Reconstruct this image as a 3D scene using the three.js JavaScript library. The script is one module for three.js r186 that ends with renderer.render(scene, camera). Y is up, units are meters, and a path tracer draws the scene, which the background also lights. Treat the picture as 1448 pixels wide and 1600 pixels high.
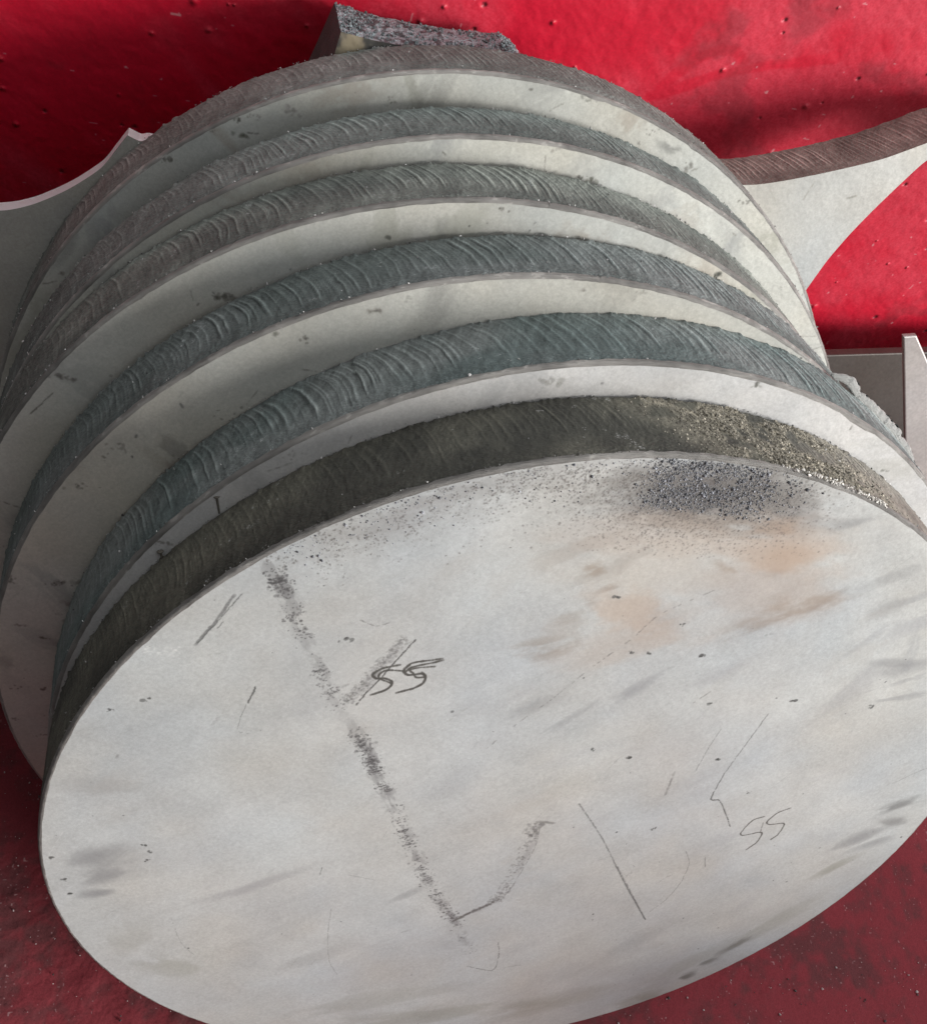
import * as THREE from 'three';
import { mergeGeometries } from 'three/addons/utils/BufferGeometryUtils.js';

// ---------------------------------------------------------------- camera, sky, sun, exposure
const scene = new THREE.Scene();
const camera = new THREE.PerspectiveCamera(50.4, 926 / 1024, 0.02, 60);
camera.position.set(-0.2099, 0.8028, 0.0782);
camera.up.set(-0.05726, 0.48709, -0.87147);
camera.lookAt(-0.2099 + 0.27952, 0.8028 - 0.83017, 0.0782 - 0.48237);
scene.add(camera);

const SUN = new THREE.Vector3(0.79, 0.28, 0.55).normalize();
{ // an even overcast sky, a little brighter round the side the light comes from
  const w = 128, h = 64, d = new Float32Array(w * h * 4), v = new THREE.Vector3();
  for (let j = 0; j < h; j++) for (let i = 0; i < w; i++) {
    const ph = ((i + 0.5) / w - 0.5) * 2 * Math.PI, el = ((j + 0.5) / h - 0.5) * Math.PI;
    v.set(Math.cos(el) * Math.cos(ph), Math.sin(el), Math.cos(el) * Math.sin(ph));
    const g = (1 + 2 * Math.max(0, v.y)) / 3 * (0.6 + 0.7 * Math.max(0, v.dot(SUN))), k = (j * w + i) * 4;
    d[k] = g * 0.98; d[k + 1] = g; d[k + 2] = g * 1.03; d[k + 3] = 1;
  }
  const sky = new THREE.DataTexture(d, w, h, THREE.RGBAFormat, THREE.FloatType);
  sky.mapping = THREE.EquirectangularReflectionMapping; sky.magFilter = THREE.LinearFilter; sky.needsUpdate = true;
  scene.background = sky; scene.environment = sky;
  scene.backgroundIntensity = 0.85; scene.environmentIntensity = 0.85;
}
const sun = new THREE.DirectionalLight(new THREE.Color(1, 0.975, 0.95), 2.6);
sun.position.copy(SUN).multiplyScalar(3).add(new THREE.Vector3(0, 0.2, -0.2));
sun.target.position.set(0, 0.2, -0.2);
sun.castShadow = true; sun.shadow.radius = 44; sun.shadow.mapSize.set(2048, 2048);
Object.assign(sun.shadow.camera, { left: -1, right: 1, top: 1, bottom: -1, near: 0.1, far: 8 });
sun.shadow.bias = -0.0005;
scene.add(sun, sun.target);
const renderer = new THREE.WebGLRenderer({ antialias: true });
renderer.setSize(926, 1024);
renderer.toneMapping = THREE.LinearToneMapping;
renderer.toneMappingExposure = 1.98;
renderer.shadowMap.enabled = true;

// ---------------------------------------------------------------- helpers
const R = 0.25, D2R = Math.PI / 180, clamp = (x, a = 0, b = 1) => Math.min(b, Math.max(a, x));
const smooth = (a, b, x) => { const t = clamp((x - a) / (b - a)); return t * t * (3 - 2 * t); };
const lerp = (a, b, t) => a + (b - a) * t;
function rng(seed) { let a = seed >>> 0; return () => { a = (a + 0x6d2b79f5) | 0; let t = Math.imul(a ^ (a >>> 15), 1 | a); t = (t + Math.imul(t ^ (t >>> 7), 61 | t)) ^ t; return ((t ^ (t >>> 14)) >>> 0) / 4294967296; }; }
function hash(i, j, s) { let h = Math.imul(i, 374761393) ^ Math.imul(j, 668265263) ^ Math.imul(s, 1274126177); h = Math.imul(h ^ (h >>> 13), 1274126177); return ((h ^ (h >>> 16)) >>> 0) / 4294967296; }
function noise(x, y, s = 0) { const i = Math.floor(x), j = Math.floor(y); let u = x - i, v = y - j; u = u * u * (3 - 2 * u); v = v * v * (3 - 2 * v); return lerp(lerp(hash(i, j, s), hash(i + 1, j, s), u), lerp(hash(i, j + 1, s), hash(i + 1, j + 1, s), u), v); }
function fbm(x, y, s = 0, o = 4) { let a = 0.5, t = 0, n = 0; for (let k = 0; k < o; k++) { t += a * noise(x, y, s + k * 17); n += a; x = x * 2.03 + 11.3; y = y * 2.03 + 5.7; a *= 0.5; } return t / n; }
const enc = (l) => 255 * clamp(l <= 0.0031308 ? 12.92 * l : 1.055 * Math.pow(l, 1 / 2.4) - 0.055);
const mat = (o) => new THREE.MeshPhysicalMaterial(o);
const lin = (r, g, b) => new THREE.Color().setRGB(r, g, b);

// a canvas filled pixel by pixel: fn(x, y) -> [r, g, b] linear, x to the right and y up in 0..1
function pixels(w, h, fn, raw = false) {
  const c = document.createElement('canvas'); c.width = w; c.height = h;
  const g = c.getContext('2d'), im = g.createImageData(w, h), d = im.data;
  for (let j = 0; j < h; j++) for (let i = 0; i < w; i++) {
    const p = fn((i + 0.5) / w, 1 - (j + 0.5) / h), k = (j * w + i) * 4;
    if (raw) { d[k] = d[k + 1] = d[k + 2] = 255 * clamp(p); } else { d[k] = enc(p[0]); d[k + 1] = enc(p[1]); d[k + 2] = enc(p[2]); }
    d[k + 3] = 255;
  }
  g.putImageData(im, 0, 0);
  return c;
}
function texture(c, colour = true, rep = false) {
  const t = new THREE.CanvasTexture(c);
  t.colorSpace = colour ? THREE.SRGBColorSpace : THREE.NoColorSpace;
  t.magFilter = THREE.LinearFilter; t.anisotropy = 8;
  if (rep) t.wrapS = t.wrapT = rep === true ? THREE.RepeatWrapping : rep;
  return t;
}
const names = {};
const numbered = (n) => { names[n] = (names[n] ?? -1) + 1; return names[n] ? `${n}_${String(names[n]).padStart(3, '0')}` : n; };
function thing(name, label, category, group) { const o = new THREE.Group(); o.name = numbered(name); o.userData = { label, category }; if (group) o.userData.group = group; scene.add(o); return o; }
function part(name, geo, material, parent, extra) { const m = new THREE.Mesh(geo, material); m.name = name; m.castShadow = m.receiveShadow = true; if (extra) Object.assign(m.userData, extra); parent.add(m); return m; }
// a surface p(u, v) -> [x, y, z] on a grid, uv given by q or by the grid itself
function sheet(nu, nv, p, q) {
  const pos = new Float32Array((nu + 1) * (nv + 1) * 3), uv = new Float32Array((nu + 1) * (nv + 1) * 2), idx = [];
  for (let j = 0, k = 0; j <= nv; j++) for (let i = 0; i <= nu; i++, k++) {
    pos.set(p(i / nu, j / nv), k * 3); uv.set(q ? q(i / nu, j / nv) : [i / nu, j / nv], k * 2);
    if (i < nu && j < nv) { const a = k, b = k + 1, c = k + nu + 1, d = c + 1; idx.push(a, b, d, a, d, c); }
  }
  const g = new THREE.BufferGeometry();
  g.setAttribute('position', new THREE.BufferAttribute(pos, 3)); g.setAttribute('uv', new THREE.BufferAttribute(uv, 2));
  g.setIndex(idx); g.computeVertexNormals();
  return g;
}
// small angular lumps scattered as one uncountable part
const grainGeo = (() => { const g = new THREE.IcosahedronGeometry(1, 0), p = g.attributes.position, r = rng(5), seen = {}; for (let i = 0; i < p.count; i++) { const key = [p.getX(i), p.getY(i), p.getZ(i)].map((x) => x.toFixed(3)).join(); const s = (seen[key] ??= 0.6 + 0.7 * r()); p.setXYZ(i, p.getX(i) * s, p.getY(i) * s, p.getZ(i) * s); } g.computeVertexNormals(); return g; })();
function scatter(name, n, seed, place, colour, material, parent, extra = {}) {
  const r = rng(seed), m = new THREE.InstancedMesh(grainGeo, material, n), q = new THREE.Quaternion(), e = new THREE.Euler(), M = new THREE.Matrix4(), c = new THREE.Color();
  for (let i = 0; i < n; i++) {
    const { p, s } = place(r, i);
    e.set(r() * 6.3, r() * 6.3, r() * 6.3); q.setFromEuler(e);
    M.compose(p, q, s); m.setMatrixAt(i, M); m.setColorAt(i, colour(r, c));
  }
  m.name = name; m.castShadow = m.receiveShadow = true; Object.assign(m.userData, { kind: 'stuff' }, extra); parent.add(m);
  return m;
}
const V = (x, y, z) => new THREE.Vector3(x, y, z);

// ---------------------------------------------------------------- red wall and red floor
const strokes = (list, x, y) => { let best = 9; for (const s of list) for (let i = 0; i + 1 < s.length; i++) { const [ax, ay] = s[i], [bx, by] = s[i + 1], dx = bx - ax, dy = by - ay, t = clamp(((x - ax) * dx + (y - ay) * dy) / (dx * dx + dy * dy)); best = Math.min(best, Math.hypot(x - ax - t * dx, y - ay - t * dy)); } return best; };
{
  const rr = rng(77), bumps = [], cell = {};
  for (let i = 0; i < 520; i++) { const b = { x: rr() - 0.5, y: rr() * 0.62, r: 0.0008 + 0.0028 * rr() * rr(), h: rr() < 0.3 ? -1 : 1 }; bumps.push(b); for (let a = -1; a < 2; a++) for (let c = -1; c < 2; c++) (cell[`${Math.floor(b.x * 50) + a},${Math.floor(b.y * 50) + c}`] ??= []).push(b); }
  const bumpAt = (x, y) => { let v = 0; for (const b of cell[`${Math.floor(x * 50)},${Math.floor(y * 50)}`] ?? []) { const d = Math.hypot((x - b.x), (y - b.y)) / b.r; if (d < 1.6) v += b.h * Math.exp(-d * d * 2); } return v; };
  const swipes = [[[0.066, 0.425], [0.07, 0.436], [0.076, 0.447], [0.088, 0.456], [0.098, 0.457], [0.106, 0.452]], [[0.062, 0.418], [0.078, 0.428], [0.094, 0.44], [0.12, 0.452], [0.14, 0.459], [0.158, 0.465]], [[0.062, 0.452], [0.066, 0.468]]];
  const wallColour = pixels(1280, 1280, (u, v) => {
    const x = u - 0.5, y = v;
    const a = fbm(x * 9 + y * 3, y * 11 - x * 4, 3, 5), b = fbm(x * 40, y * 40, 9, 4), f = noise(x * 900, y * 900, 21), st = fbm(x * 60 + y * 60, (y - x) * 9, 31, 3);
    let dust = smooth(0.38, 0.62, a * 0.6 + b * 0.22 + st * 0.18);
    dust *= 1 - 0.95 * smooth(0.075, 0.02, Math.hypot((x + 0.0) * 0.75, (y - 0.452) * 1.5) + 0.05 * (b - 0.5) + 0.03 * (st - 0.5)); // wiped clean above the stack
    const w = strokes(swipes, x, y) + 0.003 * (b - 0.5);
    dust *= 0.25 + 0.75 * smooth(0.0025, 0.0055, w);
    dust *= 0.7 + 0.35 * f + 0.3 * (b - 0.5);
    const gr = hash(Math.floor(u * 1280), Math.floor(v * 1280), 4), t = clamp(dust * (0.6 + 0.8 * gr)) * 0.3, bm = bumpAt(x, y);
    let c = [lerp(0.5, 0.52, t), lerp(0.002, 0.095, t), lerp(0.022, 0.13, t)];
    const dirt = smooth(0.62, 0.75, fbm(x * 26, y * 26, 51, 5)) * 0.35 + (bm < -0.35 ? 0.55 : 0);
    const chip = noise(x * 260, y * 260, 88) > 0.955 && b > 0.5 ? 0.5 : 0;
    const k = (0.92 + 0.16 * gr) * (0.9 + 0.2 * b);
    return [0, 1, 2].map((i) => lerp(lerp(c[i], [0.09, 0.02, 0.025][i], dirt), [0.6, 0.35, 0.35][i], chip) * k);
  });
  const wallBump = pixels(1280, 1280, (u, v) => {
    const x = u - 0.5, y = v;
    return 0.4 + 0.16 * (fbm(x * 30, y * 30, 61, 4) - 0.5) + 0.12 * (fbm(x * 160, y * 160, 63, 3) - 0.5) + 0.025 * (fbm((x + y) * 240, (y - x) * 90, 67, 2) - 0.5) + 0.3 * bumpAt(x, y);
  }, true);
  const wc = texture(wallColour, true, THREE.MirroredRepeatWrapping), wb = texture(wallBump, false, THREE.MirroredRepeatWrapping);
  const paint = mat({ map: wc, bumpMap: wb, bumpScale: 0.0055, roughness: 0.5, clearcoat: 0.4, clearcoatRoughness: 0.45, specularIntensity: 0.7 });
  const wall = thing('wall', 'upright crimson painted steel wall behind the leaning discs', 'wall'); wall.userData.kind = 'structure';
  wall.position.set(0, 0, -0.437);
  const topAt = (x) => clamp(0.518 + 0.12 * x, 0.45, 0.56);  // unseen top slopes down leftward to let more sky light reach the rims
  const front = sheet(240, 120, (u, v) => { const x = (u - 0.55) * 2, y = v * topAt(x); return [x, y, 0.0012 * (fbm(x * 14, y * 14, 71, 2) - 0.5)]; }, (u, v) => [(u - 0.55) * 2 + 0.5, v * topAt((u - 0.55) * 2)]);
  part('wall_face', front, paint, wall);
  const prof = new THREE.Shape([[-1.1, 0], [0.9, 0], [0.9, 0.56], [0.35, 0.56], [-0.567, 0.45], [-1.1, 0.45]].map((p) => new THREE.Vector2(...p)));
  const core = new THREE.ExtrudeGeometry(prof, { depth: 0.05, bevelEnabled: false }); core.translate(0, -0.001, -0.052);
  part('wall_plate', core, mat({ color: lin(0.4, 0.01, 0.025), roughness: 0.6 }), wall);

  const floorColour = pixels(1024, 1024, (u, v) => {
    const a = fbm(u * 9, v * 9, 103, 5), b = fbm(u * 55, v * 55, 107, 4), f = hash(Math.floor(u * 1024), Math.floor(v * 1024), 8);
    const dirt = smooth(0.42, 0.66, 0.55 * a + 0.45 * b), sp = noise(u * 300, v * 300, 5) > 0.93 && b > 0.5 ? 0.5 : 0;
    const k = 0.82 + 0.36 * f;
    return [0, 1, 2].map((i) => lerp(lerp([0.22, 0.034, 0.043][i], [0.1, 0.038, 0.04][i], dirt * 0.75), [0.45, 0.3, 0.3][i], sp) * k);
  });
  const floorBump = pixels(1024, 1024, (u, v) => 0.5 + 0.4 * (fbm(u * 60, v * 60, 113, 4) - 0.5) + 0.35 * (fbm(u * 190, v * 190, 117, 3) - 0.5), true);
  const fc = texture(floorColour, true, THREE.MirroredRepeatWrapping), fb = texture(floorBump, false, THREE.MirroredRepeatWrapping);
  const warp = (t) => { const s = t * 2 - 1; return 0.55 * s + 2.6 * s * s * s * Math.abs(s); };
  const fl = sheet(420, 420, (u, v) => {
    const x = warp(u), z = -0.05 - warp(v), near = Math.exp(-(x * x + z * z) * 3);
    const h = 0.0018 * (fbm(x * 60, z * 60, 121, 4) - 0.62) + 0.0016 * Math.max(0, noise(x * 110, z * 110, 127) - 0.72) / 0.28;
    return [x, h * near - 0.0005, z];
  }, (u, v) => [warp(u) * 2, warp(v) * 2]);
  const floor = part('floor', fl, mat({ map: fc, bumpMap: fb, bumpScale: 0.0009, roughness: 0.85, specularIntensity: 0.4 }), scene);
  floor.userData = { kind: 'structure', label: 'rough gritty dark red painted floor under the discs', category: 'floor' };
}

{ // unseen dark box added at the left to shade the corner behind the stack
  const g = new THREE.BoxGeometry(0.5, 1.7, 0.8); g.translate(-0.655, 0.85, -0.02);
  const m = part('added_shade_box', g, mat({ color: lin(0.04, 0.042, 0.045), roughness: 0.7 }), scene);
  m.userData = { label: 'unseen dark box added at the left to shade the corner behind the discs', category: 'shade_box' };
}

{ // unseen wall added behind the camera to block sky light from the front
  const g = new THREE.BoxGeometry(3.6, 3, 0.2); g.translate(-1.5, 1.5, 1.0);
  const m = part('added_shade_wall', g, mat({ color: lin(0.07, 0.07, 0.07), roughness: 0.9 }), scene);
  m.userData = { kind: 'structure', label: 'unseen dark wall added behind the camera to block sky light', category: 'wall' };
}

// ---------------------------------------------------------------- steel surfaces
const grainBump = texture(pixels(1024, 1024, (u, v) => 0.5 + 0.5 * (fbm(u * 64, v * 64, 201, 3) - 0.5) + 0.35 * (fbm(u * 260, v * 260, 203, 2) - 0.5), true), false, true);
const steelRough = texture(pixels(512, 512, (u, v) => 0.46 + 0.3 * (fbm(u * 8, v * 8, 211, 5) - 0.4), true), false);
const steel = (map, o = {}) => mat({ map, bumpMap: grainBump, bumpScale: 0.00018, roughness: 1, roughnessMap: steelRough, metalness: 0.33, ...o });

// stains and marks on a plate face, all in millimetres from the disc's centre
function plateFace(size, seed, tone, tint, stains, draw, ext = 250) {
  const n = size, mm = (2 * ext) / n, dirt = new Float32Array(n * n), dc = new Float32Array(n * n * 3);
  const at = (x) => Math.round((x + ext) / mm);
  for (const [x, y, rx, ry, rot, k, col, sc = 0.12, lo = 0.35, hi = 0.65] of stains) {
    const c = Math.cos(rot * D2R), s = Math.sin(rot * D2R), rm = 2.2 * Math.max(rx, ry);
    for (let j = Math.max(0, at(y - rm)); j < Math.min(n, at(y + rm)); j++) for (let i = Math.max(0, at(x - rm)); i < Math.min(n, at(x + rm)); i++) {
      const X = i * mm - ext - x, Y = j * mm - ext - y, U = (X * c + Y * s) / rx, W = (-X * s + Y * c) / ry, d = U * U + W * W;
      if (d > 4.8) continue;
      const nz = smooth(lo, hi, fbm((X * c + Y * s) * sc * (ry < rx ? Math.max(0.25, ry / rx) : 1) + x, (-X * s + Y * c) * sc * (rx < ry ? Math.max(0.25, rx / ry) : 1) + y, seed + 7, 4) + 0.5 * (Math.exp(-d * 0.8) - 0.55));
      const a = clamp(k * nz * Math.exp(-d * 0.7)), q = j * n + i;
      const t = a * (1 - dirt[q]) + dirt[q];
      if (t > 1e-4) for (let m = 0; m < 3; m++) dc[q * 3 + m] = (dc[q * 3 + m] * dirt[q] * (1 - a) + col[m] * a) / (dirt[q] * (1 - a) + a);
      dirt[q] = t;
    }
  }
  const c = pixels(n, n, (u, v) => {
    const x = (u * 2 - 1) * ext, y = (v * 2 - 1) * ext;
    const a = fbm(x * 0.012 + seed, y * 0.012, seed, 4), b = fbm(x * 0.05, y * 0.05, seed + 3, 4), f = hash(Math.floor(u * n), Math.floor(v * n), seed), h = fbm(x * 0.02 + 40, y * 0.02, seed + 5, 3) - 0.5, m = noise(x * 0.9, y * 0.9, seed + 9);
    const st = fbm((x * 0.8 + y * 0.6) * 0.02, (y * 0.8 - x * 0.6) * 0.22, seed + 13, 3) - 0.5;
    const k = tone * (1 + 0.2 * (a - 0.5) + 0.2 * (b - 0.5) + 0.07 * st) * (0.92 + 0.16 * f) * (0.94 + 0.12 * m);
    const q = Math.min(n - 1, Math.floor(v * n)) * n + Math.min(n - 1, Math.floor(u * n)), d = dirt[q];
    return [0, 1, 2].map((i) => lerp(k * tint[i] * (1 + [0.05, 0, -0.06][i] * h * 2), dc[q * 3 + i], d));
  });
  const g = c.getContext('2d'), P = (x, y) => [((x + ext) / (2 * ext)) * n, ((ext - y) / (2 * ext)) * n];
  const r = rng(seed * 3 + 1);
  const pen = (pts, w, a, col = '62,64,62', broken = 0, jit = 0.35) => {
    if (col !== '84,84,80') { w *= 0.85; a *= 0.72; }
    g.lineCap = 'round'; g.lineJoin = 'round';
    const curve = new THREE.CatmullRomCurve3(pts.map((p) => V(p[0], p[1], 0)), false, 'catmullrom', 0.4), N = Math.max(8, Math.ceil(curve.getLength() / 0.9));
    let prev = null;
    for (let i = 0; i <= N; i++) {
      const p = curve.getPoint(i / N), k = P(p.x + (r() - 0.5) * jit, p.y + (r() - 0.5) * jit);
      if (prev && r() > broken) { g.strokeStyle = `rgba(${col},${a * (0.6 + 0.4 * r())})`; g.lineWidth = (w / mm) * (0.75 + 0.5 * r()); g.beginPath(); g.moveTo(...prev); g.lineTo(...k); g.stroke(); }
      prev = k;
    }
  };
  const speck = (x, y, s, a, col = '40,42,42') => { const k = P(x, y); g.fillStyle = `rgba(${col},${a})`; g.beginPath(); g.ellipse(k[0], k[1], s / mm, (s * (0.35 + 0.6 * r())) / mm, r() * 3.1, 0, 7); g.fill(); };
  for (let i = 0; i < 170; i++) speck((r() * 2 - 1) * ext, (r() * 2 - 1) * ext, 0.25 + 0.7 * r() * r(), 0.25 + 0.4 * r());
  for (let i = 0; i < 46; i++) { const x = (r() * 2 - 1) * ext, y = (r() * 2 - 1) * ext, a = 0.5 + 0.9 * r(), l = 6 + 40 * r() * r(); pen([[x, y], [x + l * Math.cos(a), y + l * Math.sin(a)]], 0.3, 0.15 + 0.2 * r(), r() < 0.25 ? '235,235,232' : '70,72,70', 0.25); }
  if (ext === 250 && n === 1024) for (let i = 0; i < 90; i++) { // scuffs and grime on the strip that shows above the next disc
    const a = (-110 + 175 * r()) * D2R, d = 180 + 68 * r(), x = d * Math.sin(a), y = d * Math.cos(a), m = 3 + 14 * r(), sz = 0.4 + 0.7 * r(), al = 0.12 + 0.3 * r(), sx = 2 + 9 * r() * r(), sy = 1 + 3 * r();
    if (r() < 0.72) for (let k = 0; k < m; k++) speck(x + sx * (r() + r() - 1), y + sy * (r() + r() - 1), sz * (0.5 + r()), al, '62,60,54'); else pen([[x, y], [x + 12 * (r() - 0.2), y + 12 * (r() - 0.2)]], 0.4 + 0.5 * r(), 0.3 + 0.3 * r(), '70,68,62', 0.15);
  }
  if (draw) draw({ pen, speck, r, P, g, mm });
  return texture(c);
}
const SOOT = [0.05, 0.05, 0.05], GREY = [0.2, 0.205, 0.21], BROWN = [0.27, 0.225, 0.18], ORANGE = [0.44, 0.335, 0.25], OLIVE = [0.26, 0.26, 0.21];

const dash = [[-161, 180], [-154, 168], [-148, 153], [-133, 120], [-118, 91], [-105, 70], [-95, 48], [-84, 25], [-62, -24], [-38, -69], [-25, -91], [-5, -129]];
const dashK = [0.55, 0.75, 0.35, 0.5, 0.2, 0.75, 0.85, 0.6, 0.7, 0.45, 0.7, 0.3];
function frontMarks({ pen, speck, r }) {
  // sooty broken line from top left to the bottom
  for (let i = 0; i + 1 < dash.length; i++) for (let k = 0; k < 260; k++) {
    const t = r(), w = lerp(dashK[i], dashK[i + 1], t), along = fbm((i + t) * 3.1, 3, 5, 3);
    if (along * w < 0.14 + 0.3 * r()) continue;
    const px = lerp(dash[i][0], dash[i + 1][0], t), py = lerp(dash[i][1], dash[i + 1][1], t), off = (r() + r() - 1) * 6;
    speck(px + off * 0.93, py + off * 0.37, 0.3 + 0.8 * r() * r(), 0.2 + 0.4 * r(), '74,74,74');
  }
  for (let i = 0; i + 1 < dash.length; i++) for (let k = 0; k < 16; k++) {
    const t = r(), w = lerp(dashK[i], dashK[i + 1], t); if (fbm((i + t) * 3.1, 3, 5, 3) * w < 0.24 + 0.16 * r()) continue;
    const px = lerp(dash[i][0], dash[i + 1][0], t) + 4 * (r() - 0.5), py = lerp(dash[i][1], dash[i + 1][1], t), l = 1 + 2.6 * r();
    pen([[px - l, py - l * 0.1], [px, py + 0.5 * (r() - 0.5)], [px + l, py + l * 0.5]], 0.5 + 0.8 * r(), 0.35 + 0.4 * r(), '78,78,78', 0.25, 0.8);
  }
  for (let k = 0; k < 90; k++) { const x = (r() * 2 - 1) * 235, y = (r() * 2 - 1) * 235, a = 0.2 + 1.1 * r(), l = 3 + 12 * r(); pen([[x, y], [x + l * 0.5 * Math.cos(a), y + l * 0.5 * Math.sin(a) + 0.6], [x + l * Math.cos(a), y + l * Math.sin(a)]], 0.4 + 1.4 * r() * r(), 0.12 + 0.2 * r(), '120,121,119', 0.35, 0.8); }
  pen([[-187, 136], [-180, 150], [-174, 165]], 1.6, 0.55, '95,96,95'); pen([[-186, 137], [-171, 166]], 0.6, 0.6); pen([[-179, 146], [-177, 150]], 0.6, 0.5);
  pen([[-160, 111], [-162, 100]], 0.9, 0.75); pen([[-163, 99], [-165, 82], [-160, 79]], 0.5, 0.5, '80,82,80', 0.3);
  for (let k = 0; k < 500; k++) { const t = r(), o = (r() + r()) * 4; speck(lerp(-96, -115, t) - o * 0.85, lerp(141, 99, t) + o * 0.45, 0.3 + 0.5 * r(), 0.12 + 0.2 * r(), '100,100,98'); }
  pen([[-95, 142], [-101, 129], [-105, 119], [-110, 109], [-114, 99]], 0.9, 0.8, '60,60,58', 0.08);
  // the two marker inscriptions
  const ink = '84,84,80';
  pen([[-99, 126], [-106, 123.5], [-110, 119.5], [-108, 117], [-104, 117], [-100.5, 115], [-100.5, 112], [-103, 109], [-108.5, 106]], 1.3, 0.85, ink, 0, 0.15);
  pen([[-97, 122], [-104, 122.3], [-107, 119.5], [-106.5, 117], [-102, 114.5], [-100, 113.5]], 1.1, 0.8, ink, 0, 0.15);
  pen([[-80.5, 130.5], [-89, 128.5], [-94, 127], [-96.5, 122.5], [-94, 119.5], [-88.5, 120.5], [-86, 119], [-86, 114.5], [-90, 110.5], [-97, 107.5]], 1.3, 0.85, ink, 0, 0.15);
  pen([[-80, 129.5], [-87, 126.7], [-93.5, 124.5], [-95.5, 121.5]], 1.1, 0.8, ink, 0, 0.15);
  pen([[-83, 125.2], [-90, 124.3], [-94, 123], [-92, 120.8], [-90, 118], [-86, 118.6], [-88, 121.5]], 1.1, 0.8, ink, 0, 0.15);
  pen([[136, 5], [130, 1.5], [127.5, -10], [130, -13], [139, -10.5], [142, -12], [142, -21], [138, -28]], 0.9, 0.8, ink, 0, 0.15);
  pen([[149.5, 12.5], [143, 8], [140, 0], [143, -3], [151, -2], [153, -4.5], [153, -13], [150.5, -18]], 0.9, 0.8, ink, 0, 0.15);
  pen([[138, -1], [140, -10]], 0.6, 0.5, ink, 0.1, 0.15);
  // scratches
  pen([[18, 21], [42, -12], [71, -58], [99, -100]], 1, 0.5, '86,88,86', 0.05); pen([[60, -40], [99, -100]], 1.2, 0.45, '86,88,86', 0.1);
  for (let k = 0; k < 520; k++) { const a = [[1, 5], [2, -10], [1, -56], [-3, -72], [-14, -81], [-24, -91]], s = r() * 4.99, i = Math.floor(s), t = s - i, o = (r() + r() - 1) * 5; speck(lerp(a[i][0], a[i + 1][0], t) + o * (i < 3 ? 1 : 0.5) - 3, lerp(a[i][1], a[i + 1][1], t) + (i < 3 ? 0 : o * 0.8), 0.4 + 0.8 * r(), 0.12 + 0.28 * r(), '100,100,98'); }
  pen([[2, 0], [4, -20], [1, -56], [-3, -72]], 0.6, 0.5, '80,80,78', 0.3);
  pen([[-2, 6], [4, 5], [9, 4]], 2.2, 0.3, '95,95,92'); pen([[-1, 5], [3, 3], [0, -2], [2, -6]], 2.6, 0.3, '92,92,90', 0.2);
  pen([[99, 94], [97, 74], [94, 44]], 0.7, 0.6, '80,82,80', 0.12); pen([[94, 44], [95, 23], [101, 21], [111, 7], [118, -4]], 0.9, 0.75, '70,72,70', 0.05);
  pen([[77, 82], [76, 66], [76, 48]], 0.6, 0.5, '90,92,90', 0.2); pen([[64, 48], [65, 37], [66, 26]], 1.6, 0.4, '110,110,108', 0.3);
  pen([[99, -27], [106, -40], [108, -61], [105, -78], [99, -91]], 0.7, 0.45, '95,96,94', 0.15); pen([[114, -34], [118, -44]], 0.7, 0.6, '80,80,78');
  pen([[8, -117], [12, -131], [14, -146], [12, -151], [4, -148], [-6, -143]], 0.8, 0.55, '80,82,80', 0.15);
  pen([[36, 179], [14, 162], [5, 145], [-7, 128], [-22, 103], [-32, 89], [-45, 67]], 0.8, 0.5, '95,95,92', 0.62); pen([[60, 111], [53, 101]], 0.8, 0.5, '95,95,92', 0.2);
  pen([[-100, -71], [-98, -97], [-93, -126], [-86, -143]], 0.5, 0.45, '85,86,84', 0.2);
  pen([[-185, -72], [-178, -98], [-170, -112]], 0.5, 0.35, '85,86,84', 0.2); pen([[205, 95], [225, 100], [240, 108]], 0.6, 0.5, '80,80,78', 0.2); pen([[206, 34], [222, 48], [240, 58]], 0.6, 0.4, '85,85,82', 0.2);
  pen([[-111, -30], [-111, -37]], 0.5, 0.6); pen([[-96, -38], [-80, -44]], 0.4, 0.4); pen([[-121, 153], [-114, 150], [-108, 152]], 0.7, 0.5, '90,90,88', 0.35);
  for (const [x, y] of [[-199, -11], [-201, -5], [-199, -18], [-244, -13], [-238, -33], [-236, -45], [157, 100], [109, 104], [45, 136], [18, 137], [27, 156], [63, 101], [116, 28], [70, -4], [-219, 95], [-205, 102], [-124, 141], [-11, 171], [8, 137], [34, 60], [12, 66], [86, 57]]) for (let k = 0; k < 4; k++) speck(x + 3 * (r() - 0.5), y + 2.4 * (r() - 0.5), 0.4 + 0.9 * r(), 0.4 + 0.35 * r(), '70,72,70');
  // soot specks near the top edge
  for (let k = 0; k < 5200; k++) { const a = lerp(-42, 14, Math.pow(r(), 0.85)) * D2R, d = 249 - Math.abs(r() + r() + r() - 1.5) * lerp(20, 34, r()), w = fbm(a * 40, d * 0.12, 19, 3); if (w < 0.43 + 0.12 * r()) continue; speck(d * Math.sin(a), d * Math.cos(a), 0.2 + 0.35 * r(), 0.2 + 0.35 * r(), '88,85,82'); }
  for (let k = 0; k < 5200; k++) { const x = (r() + r() + r() - 1.5) * 58 + 6, y = 240 - Math.abs(r() + r() - 1) * 46; if (Math.hypot(x, y) < 248) speck(x, y, 0.2 + 0.4 * r(), 0.15 + 0.3 * r(), '90,86,82'); }
  for (let k = 0; k < 40; k++) speck(-203 + 14 * (r() - 0.3), 132 + 6 * (r() - 0.5), 0.3 + 0.6 * r(), 0.16, '240,240,236');  // white glint at the left, put into the colour as pale specks
}
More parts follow.
